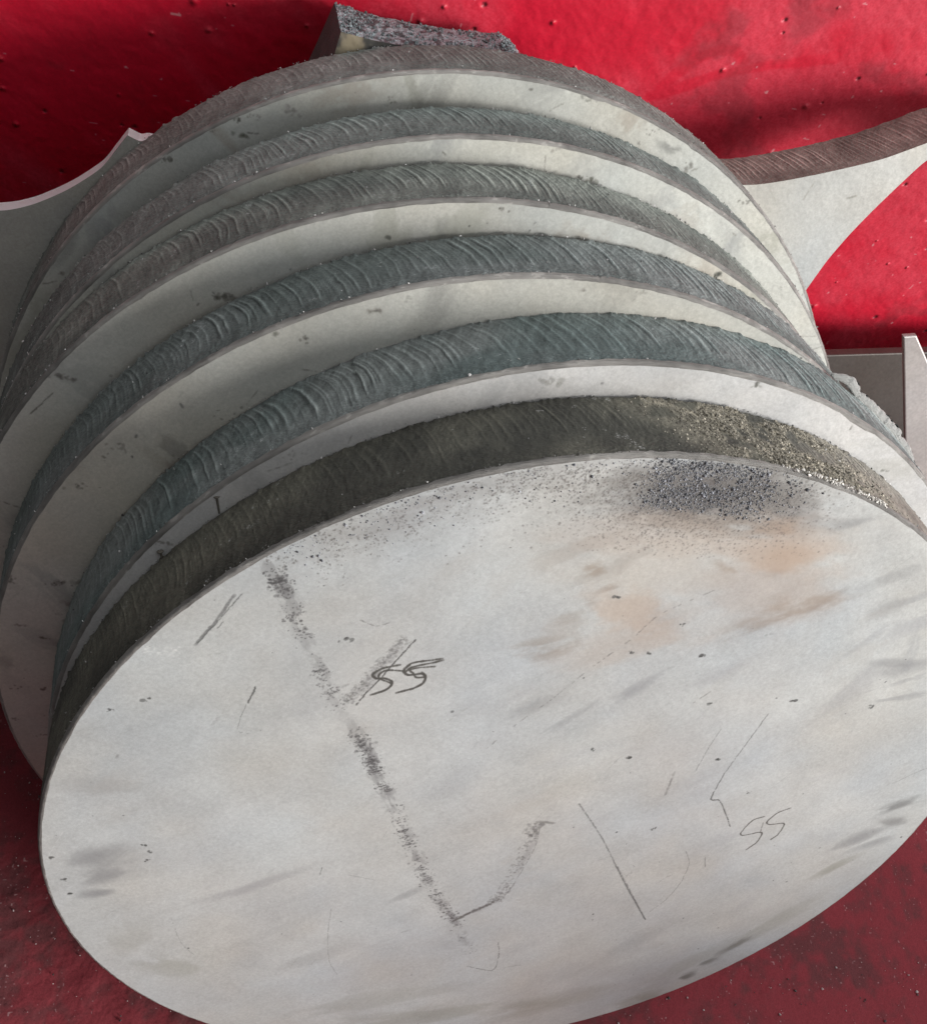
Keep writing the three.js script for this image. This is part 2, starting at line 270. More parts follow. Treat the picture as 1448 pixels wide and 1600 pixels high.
const frontStains = [
  ...dash.slice(0, -1).flatMap((p, i) => [0, 0.5].map((t) => [lerp(p[0], dash[i + 1][0], t), lerp(p[1], dash[i + 1][1], t), 12, 4.2, -62, 0.85 * lerp(dashK[i], dashK[i + 1], t), [0.2, 0.2, 0.2], 0.4, 0.5, 0.72])),
  [1, -20, 34, 4, 88, 0.45, [0.29, 0.29, 0.29], 0.4, 0.4, 0.75], [-12, -80, 16, 4, 38, 0.4, [0.29, 0.29, 0.29], 0.4, 0.4, 0.75], [-108, 122, 24, 4.5, 64, 0.4, [0.3, 0.3, 0.3], 0.4, 0.4, 0.75],
  [8, 228, 34, 15, 6, 0.6, [0.2, 0.195, 0.185], 0.4, 0.2, 0.5], [30, 224, 34, 12, -14, 0.55, [0.27, 0.245, 0.22], 0.25, 0.2, 0.5], [52, 226, 22, 8, -18, 0.5, [0.26, 0.25, 0.24], 0.3],
  [84, 166, 24, 3, 24, 0.45, [0.3, 0.27, 0.24], 0.4], [92, 172, 14, 2.5, 50, 0.5, [0.25, 0.23, 0.21], 0.4], [70, 158, 18, 2.5, 35, 0.45, [0.3, 0.27, 0.24], 0.4], [-16, 176, 5, 3, 20, 0.6, [0.26, 0.23, 0.2], 0.3], [-22, 168, 4, 2.5, 10, 0.5, [0.28, 0.25, 0.22], 0.3], [-28, 158, 8, 3, 20, 0.5, [0.3, 0.27, 0.23], 0.3], [-38, 142, 10, 3, 15, 0.55, [0.29, 0.26, 0.22], 0.3], [-18, 190, 20, 7, 40, 0.45, [0.3, 0.29, 0.27], 0.25], [60, 190, 9, 3, 10, 0.5, [0.3, 0.29, 0.28], 0.3],
  [166, 120, 22, 2.5, 25, 0.5, [0.26, 0.265, 0.27], 0.35], [174, 108, 26, 3, 15, 0.5, [0.24, 0.245, 0.25], 0.35], [158, 142, 4, 18, 10, 0.4, [0.28, 0.29, 0.3], 0.3], [130, 150, 18, 3, 60, 0.35, [0.3, 0.31, 0.32], 0.3], [142, 178, 16, 3, 30, 0.4, [0.28, 0.29, 0.3], 0.3],
  [8, 232, 28, 12, 8, 0.85, [0.11, 0.112, 0.114], 0.3, 0.15, 0.65], [36, 233, 26, 11, -14, 0.85, [0.2, 0.192, 0.175], 0.3, 0.15, 0.5], [-20, 236, 34, 9, 12, 0.6, [0.2, 0.19, 0.17], 0.3], [14, 216, 40, 9, -4, 0.5, BROWN, 0.25],
  [-95, 224, 60, 12, 24, 0.4, [0.28, 0.275, 0.26], 0.3], [-120, 205, 40, 10, 34, 0.3, [0.3, 0.29, 0.28], 0.3],
  [-26, 187, 9, 5, 20, 0.7, BROWN, 0.2], [-36, 199, 22, 8, 30, 0.55, [0.34, 0.32, 0.29], 0.14], [37, 191, 10, 4, -20, 0.55, BROWN, 0.2], [76, 169, 22, 8, 20, 0.6, BROWN, 0.12], [87, 173, 12, 4, 25, 0.5, [0.24, 0.21, 0.18], 0.2], [63, 160, 14, 6, 30, 0.4, BROWN, 0.14], [-34, 136, 15, 6, 20, 0.55, BROWN, 0.14], [-30, 150, 14, 9, 40, 0.4, [0.36, 0.33, 0.29], 0.14],
  [-3, 163, 26, 20, 10, 0.55, ORANGE, 0.06], [60, 200, 26, 14, -10, 0.75, ORANGE, 0.07], [70, 185, 40, 24, 0, 0.4, ORANGE, 0.05], [15, 145, 40, 16, 20, 0.35, ORANGE, 0.06], [48, 215, 22, 9, 0, 0.55, [0.36, 0.27, 0.2], 0.1], [-5, 205, 46, 14, 0, 0.3, [0.46, 0.36, 0.28], 0.08], [10, 186, 60, 20, 0, 0.25, [0.44, 0.38, 0.31], 0.06],
  [-224, -14, 15, 7, 20, 0.6, GREY, 0.1], [-219, -31, 13, 6, 20, 0.6, GREY, 0.1], [-222, -46, 10, 4, 10, 0.65, GREY, 0.1], [-212, -26, 20, 12, 30, 0.3, GREY, 0.1], [-226, 42, 20, 8, -10, 0.3, [0.3, 0.3, 0.29], 0.1], [-148, -47, 30, 5, 30, 0.45, [0.27, 0.27, 0.28], 0.1], [-205, -90, 14, 24, 20, 0.35, [0.3, 0.3, 0.27], 0.12], [-180, -122, 24, 10, -30, 0.4, OLIVE, 0.12],
  [-8, 92, 18, 4, 52, 0.65, GREY, 0.12], [19, 112, 16, 4, 50, 0.6, [0.26, 0.27, 0.28], 0.12], [-30, 98, 14, 5, 30, 0.4, GREY, 0.12], [60, 122, 20, 5, 40, 0.35, [0.3, 0.3, 0.31], 0.1], [90, 110, 20, 5, 45, 0.3, [0.3, 0.3, 0.31], 0.1],
  [161, 129, 15, 5, 20, 0.6, [0.24, 0.245, 0.25], 0.1], [152, 133, 14, 4, 0, 0.5, GREY, 0.1], [140, 118, 8, 24, -20, 0.35, [0.28, 0.28, 0.29], 0.1], [84, 220, 14, 4, 20, 0.5, GREY, 0.1], [120, 190, 12, 5, 30, 0.35, GREY, 0.1], [128, 170, 12, 5, 40, 0.35, GREY, 0.1], [150, 160, 16, 9, 30, 0.4, [0.3, 0.31, 0.33], 0.1],
  [221, 12, 17, 6, 30, 0.7, [0.15, 0.155, 0.15], 0.12], [228, -4, 14, 5, 10, 0.65, [0.16, 0.16, 0.155], 0.12], [211, -20, 16, 6, 40, 0.6, GREY, 0.12], [225, -25, 12, 4, 30, 0.5, GREY, 0.12], [208, -52, 16, 5, 50, 0.55, OLIVE, 0.12], [178, -137, 14, 5, 55, 0.75, [0.14, 0.145, 0.13], 0.14], [165, -158, 9, 4, 40, 0.7, [0.14, 0.145, 0.13], 0.14], [156, -177, 9, 5, 40, 0.75, [0.12, 0.125, 0.11], 0.14], [130, -205, 18, 6, 25, 0.6, OLIVE, 0.14], [195, -110, 9, 30, -38, 0.35, OLIVE, 0.12], [150, -160, 10, 50, -40, 0.3, OLIVE, 0.12],
  [-60, -180, 50, 12, 10, 0.4, [0.28, 0.28, 0.25], 0.1], [-20, -205, 60, 14, 5, 0.45, OLIVE, 0.1], [60, -200, 50, 10, 20, 0.4, OLIVE, 0.1], [-106, -124, 24, 8, 30, 0.35, [0.3, 0.3, 0.29], 0.1], [-60, -60, 10, 3, 40, 0.4, GREY, 0.1], [100, -130, 30, 8, 50, 0.25, GREY, 0.1],
  ...(() => { const r = rng(321), o = []; for (let i = 0; i < 60; i++) o.push([(r() * 2 - 1) * 240, (r() * 2 - 1) * 240, 6 + 22 * r(), 3 + 7 * r(), 20 + 50 * r(), 0.1 + 0.14 * r(), r() < 0.6 ? [0.36, 0.37, 0.38] : [0.4, 0.38, 0.34], 0.25]); return o; })(),
];
function randomStains(seed, n, k = 0.3) { k *= 1.0; const r = rng(seed), o = []; for (let i = 0; i < n; i++) { const a = (r() * 2 - 1) * Math.PI, d = 250 * (0.72 + 0.3 * r()); o.push([d * Math.sin(a), d * Math.cos(a), 6 + 24 * r(), 3 + 9 * r(), r() * 180, k * (0.3 + 0.9 * r()), [GREY, BROWN, OLIVE, [0.3, 0.3, 0.28], SOOT][Math.floor(r() * 4.4)], 0.3]); } return o; }

// ---------------------------------------------------------------- the flame-cut rim: drag lines that trail from the back edge to the front
function dragLine(s, v, o) { // s metres round the rim, v 0 at the front edge, 1 at the back; height in metres
  const mm = s * 1000 + (o.breaks ?? []).reduce((t, b) => t + (s > b ? 3.7 : 0), 0);
  const lag = 0.75 * o.lag * Math.pow(v, 3.4) + 1.2 * v - 1.8 * Math.pow(1 - v, 3) + 4.2 * (fbm(mm * 0.045, v * 1.3, o.seed + 1, 3) - 0.5) + 0.7 * (fbm(mm * 0.3, v * 5, o.seed + 2, 2) - 0.5);
  const p = mm + lag, line = (pitch, sd, sharp, pw) => {
    const id = p / pitch + 3.6 * fbm(p * 0.03, 0.5, sd, 4), k = Math.floor(id), f = id - k, str = 0.2 + 1.1 * Math.pow(hash(k, 3, sd), pw), c = 0.32 + 0.36 * hash(k, 5, sd), d = f - c;
    return [Math.exp(-d * d * sharp) * str, Math.exp(-((d + 0.2) ** 2) * sharp * 0.5) * str];
  };
  const [r1, g1] = line(o.pitch, o.seed + 3, 80, 1.2), [r2, g2] = line(o.pitch * 0.43, o.seed + 8, 45, 2.2);
  const ridge = r1 + 0.5 * r2 - 0.5 * g1 - 0.2 * g2, fine = 0;
  const deep = smooth(o.from, o.from + 0.35, v + 0.25 * (noise(mm * 0.05, 7, o.seed + 5) - 0.5)) * (1 - 0.75 * smooth(0.82, 1, v)), patch = lerp(0.5, 1.25, smooth(0.3, 0.62, fbm(mm * 0.022, v * 1.4, o.seed + 6, 3))) * lerp(0.45, 1, smooth(-300, -130, mm));  // drag lines fade to the left: effect of the light put into relief and colour
  return { h: (ridge + fine * 0.6) * deep * patch, ridge: clamp(ridge, -0.6, 1) * deep * patch, mm };
}
const rimSpan = [-122 * D2R, 122 * D2R];
function crustAt(o, th, v) { if (!o.crust) return 0; const d = th / D2R; return smooth(o.crust[0], o.crust[0] + 10, d + 8 * (v - 0.5)) * (1 - smooth(o.crust[1] - 12, o.crust[1] + 4, d + 6 * (v - 0.5))) * smooth(0.3, 0.52, fbm(d * 0.45, v * 4, 1501, 4)); }
function rimRadius(th, v, t, o) {
  const s = th * R, d = dragLine(s, v, o), c = crustAt(o, th, v);
  let h = d.h * 0.65 * o.amp * (1 - 0.8 * c);
  h += 0.00045 * (fbm(d.mm * 0.05, v * 2, o.seed + 11, 3) - 0.5) * 2 + 0.00022 * (fbm(d.mm * 0.9, v * t * 900, o.seed + 12, 2) - 0.5) * 2;
  h += c * 0.0013 * (fbm(d.mm * 0.5, v * t * 500, o.seed + 13, 3) - 0.45) * 2;
  h += smooth(0.92, 1, v) * 0.0007 * Math.max(0, fbm(d.mm * 0.5, 2, o.seed + 14, 3) - 0.5) * 4 - smooth(0.965, 1, v) * 0.0004;
  h -= smooth(0.08, 0, v) * 0.0005;
  h -= 0.0006 * (1 - smooth(0, 0.3, v)) * smooth(0.4, 0.6, noise(d.mm * 0.02, 3, o.seed + 15));
  for (const b of o.breaks ?? []) h -= 0.0007 * Math.exp(-(((s - b) * 1000 + 2.2 * v * v) ** 2) * 0.5) * smooth(0.1, 0.5, v);
  return R + h;
}
function rimTexture(t, o) {
  const L = (rimSpan[1] - rimSpan[0]) * R;
  return texture(pixels(2048, 128, (u, v) => {
    const th = lerp(rimSpan[0], rimSpan[1], u), s = th * R, d = dragLine(s, v, o), c = crustAt(o, th, v);
    const a = fbm(d.mm * 0.022, v * 1.4, o.seed + 21, 4), b = fbm(d.mm * 0.25, v * t * 260, o.seed + 22, 4), f = hash(Math.floor(u * 2048), Math.floor(v * 128), o.seed), st = fbm(d.mm * 0.35 - o.lag * 0.35 * v * v, v * 1.2, o.seed + 23, 3);
    const w = smooth(0.3, 0.7, a), far = o.far ? smooth(6, 26, th / D2R + 14 * (a - 0.5)) : 0, col = [0, 1, 2].map((i) => lerp(lerp(o.colA[i], o.colB[i], w), (o.far ?? o.colB)[i], far));
    let k = (0.8 + 0.5 * (b - 0.5) + 0.45 * (st - 0.5)) * (0.86 + 0.28 * f) + 0.7 * (d.ridge > 0 ? 1.7 : 0.8) * d.ridge;
    const gritty = smooth(0.26, 0.06, v) * 0.5; k *= 1 + gritty * (f > 0.72 ? 0.5 : -0.28);
    const crust = o.crustCol ? [0, 1, 2].map((i) => o.crustCol[i] * (0.45 + 1.0 * b) * (0.6 + 0.8 * f)) : col;
    const white = b > 0.7 && f > 0.72 && noise(d.mm * 0.1, v * 4, o.seed + 25) > 0.72 ? 0.5 : 0;
    return [0, 1, 2].map((i) => lerp(lerp(col[i] * k, crust[i], c), 0.5, white));
  }));
}
const rimBump = texture(pixels(2048, 128, (u, v) => 0.5 + 0.6 * (fbm(u * 700, v * 26, 401, 3) - 0.5) + 0.3 * (hash(Math.floor(u * 2048), Math.floor(v * 128), 4) - 0.5), true), false);
const bevelTex = texture(pixels(2048, 16, (u, v) => { const a = fbm(u * 60, 1, 431, 4), b = fbm(u * 420, v * 1.5, 433, 3), k = 0.18 + 0.1 * smooth(0.35, 0.7, a) + 0.1 * (b - 0.5) + (b > 0.72 && a > 0.52 ? 0.1 : 0); return [k * 1.04, k * 0.99, k * 0.92]; }), true, true);
const bevelMat = mat({ map: bevelTex, bumpMap: grainBump, bumpScale: 0.0004, roughness: 0.5, metalness: 0.3 });
const backMat = mat({ color: lin(0.3, 0.3, 0.29), roughness: 0.6, metalness: 0.3 });
const speckMat = mat({ color: 0xffffff, roughness: 0.55, metalness: 0.2 }), sootMat = mat({ color: 0xffffff, roughness: 0.75, metalness: 0.15 });

const B = 0.0021; // bevel along the front edge
function disc(o) {
  const g = thing('steel_disc', o.label, 'steel disc', undefined), t = o.t;
  const n = V(...o.n).normalize(), x = V(0, 1, 0).cross(n).normalize(), y = n.clone().cross(x);
  const foot = V(...o.c).addScaledVector(y, -R);
  g.position.copy(foot); g.quaternion.setFromRotationMatrix(new THREE.Matrix4().makeBasis(x, y, n));
  const up = (geo) => geo.translate(0, R, 0);
  const wob = (th) => 0.0012 * Math.max(0, noise(th * 30, 3, o.seed + 36) - 0.88) / 0.12 * -0.7 * (noise(th * 110, 4, o.seed + 37) - 0.2) + 0.00032 * (fbm(th * 60, 1, o.seed + 31, 3) - 0.5) * 2 + (o.drip && Math.abs(th / D2R - o.drip) < 3 ? -0.0012 * Math.cos((th / D2R - o.drip) * Math.PI / 6) : 0);
  const face = sheet(720, 10, (u, v) => { const th = u * 2 * Math.PI, r = (R - B + wob(th)) * (1 - v) + 1e-5; return [r * Math.sin(th), r * Math.cos(th), 0]; }, (u, v) => { const th = u * 2 * Math.PI, r = (R - B) * (1 - v) / R; return [0.5 + 0.5 * r * Math.sin(th), 0.5 + 0.5 * r * Math.cos(th)]; });
  face.index.array.reverse(); face.computeVertexNormals();
  part('face', up(face), steel(o.map, o.steel), g);
  const bevel = sheet(1400, 5, (u, v) => { const th = u * 2 * Math.PI, w = wob(th), a = v * Math.PI / 2, k = 0.8 + 0.5 * noise(th * 90, 2, o.seed + 33), rr = R - B + w + (B - w - 0.0002) * Math.sin(a); return [rr * Math.sin(th), rr * Math.cos(th), -B * k * (1 - Math.cos(a))]; }, (u, v) => [u + o.seed * 0.37, v]);
  part('edge_bevel', up(bevel), bevelMat, g);
  const zf = (v) => -lerp(B * 0.75, t, v);
  const fine = sheet(2300, 30, (u, v) => { const th = lerp(rimSpan[0], rimSpan[1], u), r = rimRadius(th, v, t, o), dz = v > 0.99 ? -0.0008 * Math.max(0, fbm(th * 90, 5, o.seed + 35, 3) - 0.4) * 3 : 0; return [r * Math.sin(th), r * Math.cos(th), zf(v) + dz]; });
  const coarse = sheet(90, 1, (u, v) => { const th = lerp(rimSpan[1], rimSpan[0] + 2 * Math.PI, u); return [R * Math.sin(th), R * Math.cos(th), zf(v)]; });
  part('cut_rim', up(mergeGeometries([fine, coarse])), mat({ map: rimTexture(t, o), bumpMap: rimBump, bumpScale: 0.0008, roughness: 0.75, metalness: 0 }), g);
  const back = sheet(180, 1, (u, v) => { const th = u * 2 * Math.PI, r = (R - 0.0004) * (1 - v) + 1e-5; return [r * Math.sin(th), r * Math.cos(th), -t - 0.0002]; });
  part('back_face', up(back), backMat, g);
  // bright spatter and dark dross clinging to both edges
  scatter('slag_burr', o.burrs ?? 260, o.seed + 41, (r) => {
    const th = lerp(-75, 62, r()) * D2R, e = r(), v = e < 0.5 ? 1 : e < 0.8 ? 0.02 : r(), rr = R + 0.0002, s = 0.00016 + 0.00024 * Math.pow(r(), 4);
    return { p: V(rr * Math.sin(th), R + rr * Math.cos(th), zf(v) - (v === 1 ? 0.0005 : 0)), s: V(s * (1 + 1.6 * r()), s * 0.6, s * (1 + r())) };
  }, (r, c) => { const k = r() < 0.25 ? 0.6 : 0.08 + 0.2 * r(); return c.setRGB(k, k * 0.98, k * 0.95); }, speckMat, g);
  return g;
}
const faces = {
  1: plateFace(1536, 11, 0.49, [0.965, 1, 0.97], frontStains, frontMarks),
  2: plateFace(1024, 22, 0.5, [1.0, 0.99, 0.965], randomStains(5, 70, 0.3)),
  3: plateFace(1024, 33, 0.43, [1.03, 1, 0.89], randomStains(6, 110, 0.4), ({ pen, speck, r }) => { for (let i = 0; i < 10; i++) pen([[-222 + 8 * r(), 60 - i * 14], [-205 + 12 * r(), 56 - i * 14 + 6 * r()]], 3, 0.16, '60,55,45', 0.3, 2); speck(-168, 168, 1.6, 0.4); speck(-186, 150, 1.2, 0.4); }),
  4: plateFace(1024, 44, 0.44, [1.01, 1, 0.91], randomStains(7, 110, 0.45), ({ pen }) => { pen([[-215, 115], [-205, 128]], 0.6, 0.7, '50,48,42'); pen([[-230, 62], [-205, 52]], 1, 0.4, '60,58,50', 0.4); }),
  5: plateFace(1024, 55, 0.43, [1, 1, 0.91], randomStains(8, 100, 0.45)),
  6: plateFace(1024, 66, 0.42, [1, 1, 0.91], randomStains(9, 110, 0.5)),
};
const DISCS = [
  { c: [-0.0001, 0.2478, -0.0518], n: [0.0021, 0.3557, 0.9346], t: 0.0398, seed: 1001, pitch: 4.3, lag: 9, amp: 0.0004, from: 0.25, colA: [0.06, 0.058, 0.046], colB: [0.13, 0.124, 0.096], crust: [-5, 25], far: [0.22, 0.2, 0.17], crustCol: [0.34, 0.305, 0.235], label: 'front steel disc, whole pale face showing two handwritten SS marks and a sooty patch', map: faces[1] },
  { c: [0.0002, 0.2482, -0.0977], n: [0.01, 0.3495, 0.9369], t: 0.0386, seed: 1002, pitch: 5.4, lag: 13, amp: 0.0007, from: 0.05, colA: [0.128, 0.16, 0.154], colB: [0.2, 0.22, 0.212], breaks: [-30.8 * D2R * R], drip: 23, label: 'second steel disc from the front, blue-grey rim with ragged slag lip at right', map: faces[2] },
  { c: [-0.0291, 0.2478, -0.1426], n: [0.0125, 0.3337, 0.9426], t: 0.0347, seed: 1003, pitch: 4.6, lag: 11, amp: 0.0006, from: 0.1, colA: [0.12, 0.14, 0.132], colB: [0.17, 0.187, 0.18], label: 'third steel disc from the front, beige face reaching the left picture edge', map: faces[3] },
  { c: [-0.0483, 0.2488, -0.179], n: [-0.0015, 0.346, 0.9382], t: 0.0364, seed: 1004, pitch: 4.4, lag: 11, amp: 0.0006, from: 0.1, colA: [0.12, 0.131, 0.117], colB: [0.206, 0.22, 0.194], label: 'fourth steel disc from the front, brown-grey rim with pale worn spots on top', map: faces[4] },
  { c: [-0.0435, 0.2483, -0.2175], n: [0.0027, 0.3591, 0.9333], t: 0.0342, seed: 1005, pitch: 3.9, lag: 10, amp: 0.0006, from: 0.1, colA: [0.11, 0.127, 0.117], colB: [0.172, 0.194, 0.179], label: 'fifth steel disc from the front, next before the rearmost disc', map: faces[5] },
  { c: [-0.0444, 0.2478, -0.2595], n: [-0.0258, 0.3699, 0.9287], t: 0.039, seed: 1006, pitch: 3.9, lag: 9, amp: 0.00045, from: 0.2, colA: [0.13, 0.144, 0.13], colB: [0.19, 0.208, 0.19], label: 'rearmost steel disc of the stack, uppermost, touching the offcuts by the red wall', map: faces[6] },
];
const D = DISCS.map(disc);

// soot grit on the front face and rusty crust on its rim
scatter('soot_grit', 5200, 71, (r) => {
  let x, y; do { const c = r(); if (c < 0.72) { x = -14 + 50 * Math.pow(r(), 1.35) + 9 * (r() + r() + r() - 1.5); y = 248 - 25 * Math.pow(r(), 1.25) - 5 * r() * r() - 0.0022 * x * x; } else if (c < 0.86) { x = 32 + (r() + r() - 1) * 32; y = 235 + (r() + r() - 1) * 14; } else { const a = (-40 + 46 * r()) * D2R, d = 247 - 22 * r() * r(); x = d * Math.sin(a); y = d * Math.cos(a); } } while (Math.hypot(x, y) > 249.5 || (fbm(x * 0.16, y * 0.16, 1601, 3) < 0.27 + 0.16 * r()));
  const s = (0.12 + 0.3 * r() * r() + (r() < 0.04 ? 0.5 * r() : 0)) / 1000; return { p: V(x / 1000, R + y / 1000, s * 0.4), s: V(s, s, s) };
}, (r, c) => { const k = r() < 0.2 ? 0.3 + 0.15 * r() : 0.09 + 0.17 * r(); return c.setRGB(k * 0.98, k, k * 1.08); }, sootMat, D[0], { label: 'dark gritty soot crusted near the top edge' });
scatter('rim_crust', 5200, 72, (r) => {
  let th, v; do { th = (10 + (r() + r() - 1) * 22); v = r(); } while (r() > crustAt(DISCS[0], th * D2R, v));
  th *= D2R; const rr = rimRadius(th, v, 0.0398, DISCS[0]), s = (0.22 + 0.5 * r() * r()) / 1000; return { p: V(rr * Math.sin(th), R + rr * Math.cos(th), -lerp(0.001, 0.0398, v)), s: V(s, s, s) };
}, (r, c) => { const k = r() < 0.1 ? 0.5 + 0.2 * r() : 0.1 + 0.26 * r(); return c.setRGB(k * 0.85, k * 0.78, k * 0.64); }, sootMat, D[0], { label: 'sandy olive crust baked on the cut rim' });
scatter('edge_flake', 170, 75, (r) => { const th = (9 + 14 * Math.pow(r(), 0.8)) * D2R, rr = R - 0.0006 + 0.0012 * r(), s = (0.2 + 0.5 * r() * r()) / 1000; return { p: V(rr * Math.sin(th), R + rr * Math.cos(th), -0.003 * r()), s: V(s * 1.8, s * 0.8, s) }; }, (r, c) => { const k = 0.6 + 0.25 * r(); return c.setRGB(k, k * 0.97, k * 0.9); }, speckMat, D[0], { label: 'bright flakes on the chipped edge' });
{ // slag lip along the back edge of the second disc
  const d = DISCS[1], a0 = 23.5 * D2R, a1 = 50 * D2R;
  const lip = sheet(220, 12, (u, v) => {
    const th = lerp(a0, a1, u), w = v * 2 * Math.PI, e = Math.pow(Math.sin(Math.PI * clamp(u * 1.03)), 0.35), bump = 1.5 * Math.exp(-(((u - 0.1) * 18) ** 2));
    const rad = (0.0019 + 0.0016 * (fbm(u * 26, 1, 901, 3) - 0.4) + 0.0008 * bump) * e * (0.8 + 0.4 * noise(u * 60, v * 5, 902)), rr = R + 0.0018 + 0.0012 * bump + 0.0016 * (fbm(u * 14, 8, 903, 3) - 0.5) + rad * Math.cos(w) * 1.3;
    return [rr * Math.sin(th), R + rr * Math.cos(th), -d.t + 0.0015 + rad * Math.sin(w)];
  });
  part('slag_lip', lip, mat({ color: lin(0.36, 0.36, 0.345), bumpMap: grainBump, bumpScale: 0.001, roughness: 0.55, metalness: 0.4 }), D[1], { label: 'ragged lip of cutting slag' });
}
{ // a spike of dross like a small nail on the back edge of the front disc, another on the fourth
  const spike = (k, deg, len, z) => {
    const th = deg * D2R, g = mergeGeometries([new THREE.CylinderGeometry(0.0007, 0.0005, len, 7, 3), new THREE.SphereGeometry(0.0012, 8, 6).scale(1.3, 0.5, 1).translate(0, len / 2, 0)].map((q) => q.toNonIndexed()));
    const m = part('slag_spike', g, mat({ color: lin(0.1, 0.09, 0.075), roughness: 0.7, metalness: 0.3 }), D[k]);
    m.position.set((R + len * 0.4) * Math.sin(th), R + (R + len * 0.4) * Math.cos(th), z); m.rotation.z = -th * 0.25;
  };
  spike(0, -45.5, 0.009, -0.0405); spike(0, -53.5, 0.004, -0.039);
}

// ---------------------------------------------------------------- offcuts leaning behind the stack, in the plane of the rearmost disc's back
const six = DISCS[5], n6 = V(...six.n).normalize(), x6 = V(0, 1, 0).cross(n6).normalize(), y6 = n6.clone().cross(x6), O6 = V(...six.c).addScaledVector(n6, -six.t - 0.0012);
function plane6(name, label, category) { const g = thing(name, label, category); g.position.copy(O6).addScaledVector(y6, -R); g.quaternion.setFromRotationMatrix(new THREE.Matrix4().makeBasis(x6, y6, n6)); return g; }
const toM = (l) => l.map(([x, y]) => [x / 1000, R + y / 1000]);
function dense(pts, step) { const o = []; const c = new THREE.CatmullRomCurve3(pts.map((p) => V(p[0], p[1], 0)), false, 'catmullrom', 0.35), N = Math.ceil(c.getLength() / step); for (let i = 0; i <= N; i++) { const p = c.getPoint(i / N); o.push([p.x, p.y]); } return o; }
function cap(outline, z, flip) { const g = new THREE.ShapeGeometry(new THREE.Shape(outline.map((p) => new THREE.Vector2(...p)))); g.translate(0, 0, z); if (flip) { g.index.array.reverse(); } g.computeVertexNormals(); const p = g.attributes.position, uv = g.attributes.uv; for (let i = 0; i < p.count; i++) uv.setXY(i, 0.5 + p.getX(i) * 2, 0.5 + (p.getY(i) - R) * 2); return g; }
function edgeWall(f, b, t, nv, h) { // wall between a front outline and a back outline with the same number of points
  const N = f.length - 1, L = [0]; for (let i = 1; i <= N; i++) L.push(L[i - 1] + Math.hypot(f[i][0] - f[i - 1][0], f[i][1] - f[i - 1][1]));
  return sheet(N, nv, (u, v) => {
    const i = Math.round(u * N), a = f[Math.max(0, i - 1)], c = f[Math.min(N, i + 1)], l = Math.hypot(c[0] - a[0], c[1] - a[1]) || 1, nx = -(c[1] - a[1]) / l, ny = (c[0] - a[0]) / l, d = h ? h(L[i], v) : 0;
    return [lerp(f[i][0], b[i][0], v) + nx * d, lerp(f[i][1], b[i][1], v) + ny * d, -t * v];
  }, (u, v) => [L[Math.round(u * N)] / 1.06 + 0.3, v]);
}
const kerf = { seed: 1201, pitch: 3.4, lag: 5, amp: 0.00035, from: 0.05, colA: [0.26, 0.285, 0.245], colB: [0.34, 0.365, 0.315] };
const kerfMat = mat({ map: rimTexture(0.039, kerf), bumpMap: rimBump, bumpScale: 0.0008, roughness: 0.6, metalness: 0.3 });
const offMap = plateFace(1024, 77, 0.34, [1.0, 0.99, 0.92], randomStains(12, 90, 0.22), ({ pen }) => { pen([[188, 214], [186, 202]], 0.9, 0.4, '95,92,84', 0.2); pen([[212, 207], [218, 210]], 1.3, 0.5, '105,103,95', 0.2); pen([[160, 207], [172, 196]], 0.7, 0.3, '110,108,100', 0.3); }, 300);
const offMapU = (g) => { const uv = g.attributes.uv, p = g.attributes.position; for (let i = 0; i < p.count; i++) uv.setXY(i, 0.5 + p.getX(i) / 0.6, 0.5 + (p.getY(i) - R) / 0.6); return g; };
{ // right: a thick scrap with two concave sides; unseen right end extended to shade the wall
  const g = plane6('steel_offcut', 'thick steel offcut with concave cut top edge, leaning on the red wall at right', 'offcut');
  const top = dense(toM([[60, 205], [110, 200], [150, 205], [170, 211], [191, 219], [210, 227], [225, 234], [245, 246], [258, 254], [280, 263], [310, 266], [350, 262]]), 0.0008);
  const low = dense(toM([[350, 215], [310, 232], [280, 240], [262, 247], [250, 236], [242, 222], [233, 204.5], [225, 187], [218.5, 169], [214, 150], [205, 110], [196, 60], [190, 0]]), 0.004);
  const outline = [...top, ...low.slice(1), ...toM([[60, 0]])];
  part('face', offMapU(cap(outline, 0, false)), steel(offMap), g);
  part('back_face', cap(outline, -0.039, true), backMat, g);
  part('cut_edge', edgeWall(top, top, 0.039, 24, (s, v) => dragLine(s, v, kerf).h * kerf.amp + smooth(0.93, 1, v) * 0.0012 * (fbm(s * 300, 1, 991, 3) - 0.35) + smooth(0.06, 0, v) * 0.0004 * (fbm(s * 400, 4, 993, 3) - 0.5)), kerfMat, g);
  part('cut_edge', edgeWall(low, low, 0.039, 4), kerfMat, g);
}
{ // left: a thinner scrap with a concave bright edge
  const g = plane6('thin_steel_offcut', 'thinner steel offcut at the left with a bright concave edge and a pointed corner', 'offcut');
  const top = dense(toM([[-330, 116], [-290, 117], [-250, 123], [-233, 129.5], [-216, 140.5], [-200, 155], [-188, 174]]), 0.0015), end = dense(toM([[-188, 174], [-182, 172], [-176, 173], [-150, 168]]), 0.002);
  const outline = [...top, ...end.slice(1), ...toM([[-150, -60], [-330, -60]])];
  part('face', offMapU(cap(outline, 0, false)), steel(offMap), g);
  part('back_face', cap(outline, -0.0105, true), backMat, g);
  const em = mat({ color: lin(0.84, 0.88, 0.88), bumpMap: grainBump, bumpScale: 0.0006, roughness: 0.45, metalness: 0.45 });
  part('cut_edge', edgeWall(top, top, 0.0105, 5, (s) => 0.0005 * (fbm(s * 120, 1, 995, 3) - 0.5)), em, g);
  part('cut_edge', edgeWall(end, end, 0.0105, 3), em, g);
}
